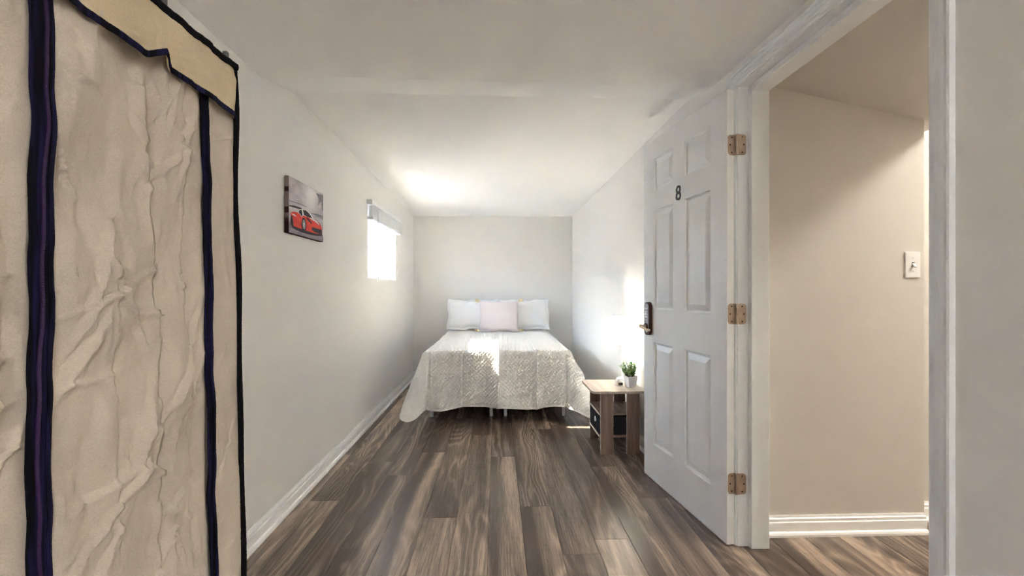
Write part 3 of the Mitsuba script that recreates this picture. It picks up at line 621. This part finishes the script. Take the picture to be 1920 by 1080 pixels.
# ------------------------------------------------------------------ fabric wardrobe
wd_ = tag('fabric_wardrobe', 'beige fabric wardrobe with navy zippers standing along the left wall', 'wardrobe')
XF, WTOP, WBOT, WN = -0.632, 1.672, 0.02, 0.02
edge_y = lambda zz: 1.083 + 0.034 * (1.56 - zz) / 1.07
zipA = lambda zz: 0.629 - 0.010 * (1.3 - zz) * (zz < 1.3) + 0.0018 * np.sin(zz * 19) + 0.0012 * np.sin(zz * 47)
zipB = lambda zz: 0.967 + 0.030 * (1.56 - zz) / 1.07 + 0.0018 * np.sin(zz * 23 + 1) + 0.001 * np.sin(zz * 51)
FOLDS = [((0.812, 1.50), (0.826, 1.10), 0.010), ((0.826, 1.10), (0.845, 0.80), 0.010), ((0.845, 0.80), (0.880, 0.20), 0.010), ((0.915, 1.45), (0.905, 1.15), 0.006), ((0.905, 1.15), (0.912, 0.9), 0.006),
         ((0.735, 1.25), (0.745, 0.75), 0.005), ((0.745, 0.75), (0.775, 0.4), 0.006)]
def wrinkles(Y, Z, seed, n=170, amp=1.0, box_=(0.3, 1.1, 0.2, 1.6)):
    cr = np.random.default_rng(seed)
    Yw, Zw = Y + 0.012 * nz(Y, Z, 14, seed + 3), Z + 0.012 * nz(Y, Z, 14, seed + 5)
    h = 0.034 * nz(Y, Z, 6, seed) + 0.034 * nz(Y * 2.4, Z * 0.55, 9, seed + 1) + 0.010 * nz(Y, Z, 28, seed + 2)
    for i in range(n):
        c0 = np.array([cr.uniform(box_[0], box_[1]), cr.uniform(box_[2], box_[3])]); an = cr.choice([PI / 2, PI / 2, 0.9, 2.2, 0.1]) + cr.normal(0, 0.3); ln = cr.uniform(0.03, 0.13)
        dy_, dz_ = Yw - c0[0], Zw - c0[1]; al = dy_ * math.cos(an) + dz_ * math.sin(an); ac = -dy_ * math.sin(an) + dz_ * math.cos(an)
        wdt = cr.uniform(0.0028, 0.009)
        h += cr.uniform(0.004, 0.010) * np.exp(-(al / ln) ** 4) * (np.exp(-np.abs(ac) / wdt) - 0.5 * np.exp(-np.abs(ac - 1.6 * wdt) / wdt))
    return amp * h
def hard_folds(Y, Z):
    h = np.zeros_like(Y)
    for (y0, z0), (y1, z1), a in FOLDS:
        t = np.clip((Z - z0) / (z1 - z0), -0.03, 1.03); on = (Z <= z0 + 0.006) & (Z >= z1 - 0.006)
        d = Y - (y0 + (y1 - y0) * t)
        h += np.where(on, a * np.where(d < 0, np.exp(d / 0.035), -0.25 * np.exp(-d / 0.03) + 0.0), 0)
    return h
def panel_sheet(ya, yb, z0, z1, seed, base, step=0.0042, folds=False, amp=1.0):
    zs = np.arange(z0, z1 + step / 2, step); n = max(int(np.max(yb(zs) - ya(zs)) / step), 6)
    s = np.linspace(0, 1, n)
    Z = np.repeat(zs[None], n, 0); Y = ya(zs)[None] * (1 - s[:, None]) + yb(zs)[None] * s[:, None]
    tuck = np.minimum(s, 1 - s)[:, None] * (yb(zs) - ya(zs))[None]
    h = base + wrinkles(Y, Z, seed, amp=amp) * np.clip(tuck / 0.03, 0.15, 1) + (hard_folds(Y, Z) if folds else 0)
    return sheet(np.stack([XF + h, Y, Z], -1), 0.002)
obj('front_panel', panel_sheet(lambda q: 0 * q + WN, lambda q: zipA(q) - 0.008, WBOT, WTOP - 0.01, 21, 0.002, amp=1.3), 'beige_fabric', wd_, smooth=True)
obj('front_panel', panel_sheet(lambda q: zipA(q) + 0.008, lambda q: zipB(q) - 0.008, WBOT, 1.60, 33, 0.002, folds=True, amp=1.25), 'beige_fabric', wd_, smooth=True)
obj('front_panel', panel_sheet(lambda q: zipB(q) + 0.008, edge_y, WBOT, 1.60, 45, 0.001, amp=0.6), 'beige_fabric', wd_, smooth=True)
# valance with its notch
def valance():
    ys = np.linspace(WN, 1.083, 260); zs = np.linspace(0, 1, 34)
    bot = 1.553 + 0.002 * np.sin(ys * 21)
    bot = np.where((ys > 0.795) & (ys < 0.838), 1.553 + (ys - 0.795) / 0.043 * 0.028, bot); bot = np.where((ys >= 0.838) & (ys < 0.850), 1.581 - (ys - 0.838) / 0.012 * 0.032, bot)
    topz = WTOP - 0.004 * np.sin(ys * 9)
    Y = np.repeat(ys[:, None], len(zs), 1); Z = bot[:, None] * (1 - zs)[None] + topz[:, None] * zs[None]
    h = 0.019 + wrinkles(Y, Z, 57, n=16, amp=0.45, box_=(0.4, 1.1, 1.54, 1.68)) - 0.015 * zs[None] ** 3
    h = h - 0.014 * (np.clip((ys - 1.035) / 0.048, 0, 1) ** 2)[:, None] * (1 - zs[None] ** 3)
    return sheet(np.stack([XF + h, Y, Z], -1), 0.002), np.stack([XF + h[:, 0] + 0.002, ys, bot], -1), np.stack([XF + h[:, -1] + 0.002, ys, topz], -1)
vm, vb, vt = valance()
k = obj('valance', vm, 'tan_fabric', wd_, smooth=True); labels[k] = {'label': 'tan top flap'}
def ribbon(path, across, half, thick):
    """A flat tape along a path; across is the direction of its width."""
    p = np.array(path, float); ac = np.broadcast_to(np.array(across, float), p.shape)
    q = np.stack([p - ac * half, p, p + ac * half], 1)
    q[:, 1, 0] += 0.0012
    m = sheet(q.transpose(1, 0, 2), thick)
    return m
k = obj('piping', ribbon(vb, (0, 0, 1), 0.0055, 0.002), 'navy_tape', wd_, smooth=35); labels[k] = {'label': 'navy edging of the flap'}
obj('piping', ribbon(vt + [0.001, 0, 0.0], (0, 0, 1), 0.0068, 0.003), 'black_piping', wd_, smooth=35)
ze = np.linspace(WBOT, WTOP, 160)
obj('piping', tube(np.stack([XF + 0.004 + 0.002 * np.sin(ze * 17), edge_y(ze) + 0.003 * np.sin(ze * 13), ze], -1), 0.0065, 8), 'black_piping', wd_, smooth=True)
for zf, half in ((zipA, 0.0165), (zipB, 0.0125)):
    zs = np.linspace(WBOT, 1.562, 300)
    pth = np.stack([XF + 0.009 + 0.006 * nz(zs, 0 * zs, 12, 2) * 1.0, zf(zs), zs], -1)
    t = obj('zipper', ribbon(pth, (0.0, 1, 0), half, 0.0025), 'navy_tape', wd_, smooth=35)
    labels[t] = {'label': 'navy zipper tape'}
    if zf is zipA:
        tm = []
        for i in range(0, 620):
            zz = 0.45 + i * 0.0019
            x_ = np.interp(zz, zs, pth[:, 0]); tm.append(box(x_ + 0.0005, x_ + 0.0028, zf(zz) - 0.0022 + 0.004 * math.sin(zz * 5), zf(zz) + 0.0022 + 0.004 * math.sin(zz * 5), zz, zz + 0.0011))
        k = obj('teeth', cat(tm), 'zip_teeth', t); labels[k] = {'label': 'fine purple zipper teeth', 'kind': 'stuff'}
        obj('coil_cover', ribbon(pth + [0.0018, 0.011, 0], (0, 1, 0), 0.0035, 0.002), 'navy_tape', t)
    else:
        obj('coil_cover', tube(pth + [0.002, 0.004, 0], 0.0035, 6), 'navy_tape', t, smooth=True)
sd = lambda q: np.stack(q, -1)
zs, xs_ = np.linspace(WBOT, WTOP, 60), np.linspace(-1.05, XF, 20)
Xg, Zg = np.meshgrid(xs_, zs, indexing='ij')
obj('side_panel', sheet(np.stack([Xg, edge_y(Zg) + 0.008 * nz(Xg, Zg, 9, 4) * 0.5, Zg], -1)[::-1], 0.002), 'beige_fabric', wd_, smooth=True)
obj('side_panel', sheet(np.stack([Xg, 0 * Zg + WN, Zg], -1), 0.002), 'beige_fabric', wd_, smooth=True)
obj('top_panel', box(-1.05, XF - 0.001, WN + 0.002, 1.081, WTOP - 0.006, WTOP - 0.003), 'tan_fabric', wd_)
for yy in (0.872, 1.068):
    obj('post_cap', box(XF - 0.016, XF - 0.002, yy - 0.005, yy + 0.005, WTOP - 0.004, WTOP + 0.032, 0.003), 'dark_plastic', wd_)
for xx in (-1.03, -0.66):
    for yy in (0.05, 1.05): obj('post', cyl((xx, yy, 0.0), (xx, yy, WTOP - 0.01), 0.008, 12), 'grey_metal', wd_, smooth=True)

# ------------------------------------------------------------------ unseen ceiling lamps, placed for the surfaces they light
def flush_lamp(name, x, y, zc, r, col, power, label):
    t = tag(key_for(name), label, 'lamp')
    obj('canopy', at(lathe([(0, 0), (r * 0.8, 0), (r * 0.8, -0.02), (0, -0.02)][::-1]), x, y, zc), 'lamp_white', t, smooth=35)
    dome = at(lathe([(0, -0.075), (r * 0.5, -0.066), (r * 0.85, -0.042), (r, -0.02), (0, -0.02)]), x, y, zc)
    k = key_for('dome', t); scene[k] = {**mikit.ply(dome, 'lamp_white', smooth=35), 'emitter': {'type': 'area', 'radiance': rgb(np.array(col) * power)}}
flush_lamp('unseen_ceiling_lamp', 0.94, -1.40, 2.143, 0.14, (1.0, 0.97, 0.94), UNSEEN_CEILING_LAMP, 'unseen ceiling lamp behind the camera that lights the wardrobe and left wall')  # out of view behind the camera, placed to light the near room
flush_lamp('unseen_hall_lamp', 3.0, 1.40, 2.60, 0.24, (1.0, 0.92, 0.82), UNSEEN_HALL_LAMP, 'unseen round ceiling lamp in the hall that lights the hall wall')  # out of view, placed to light the hall wall from the right
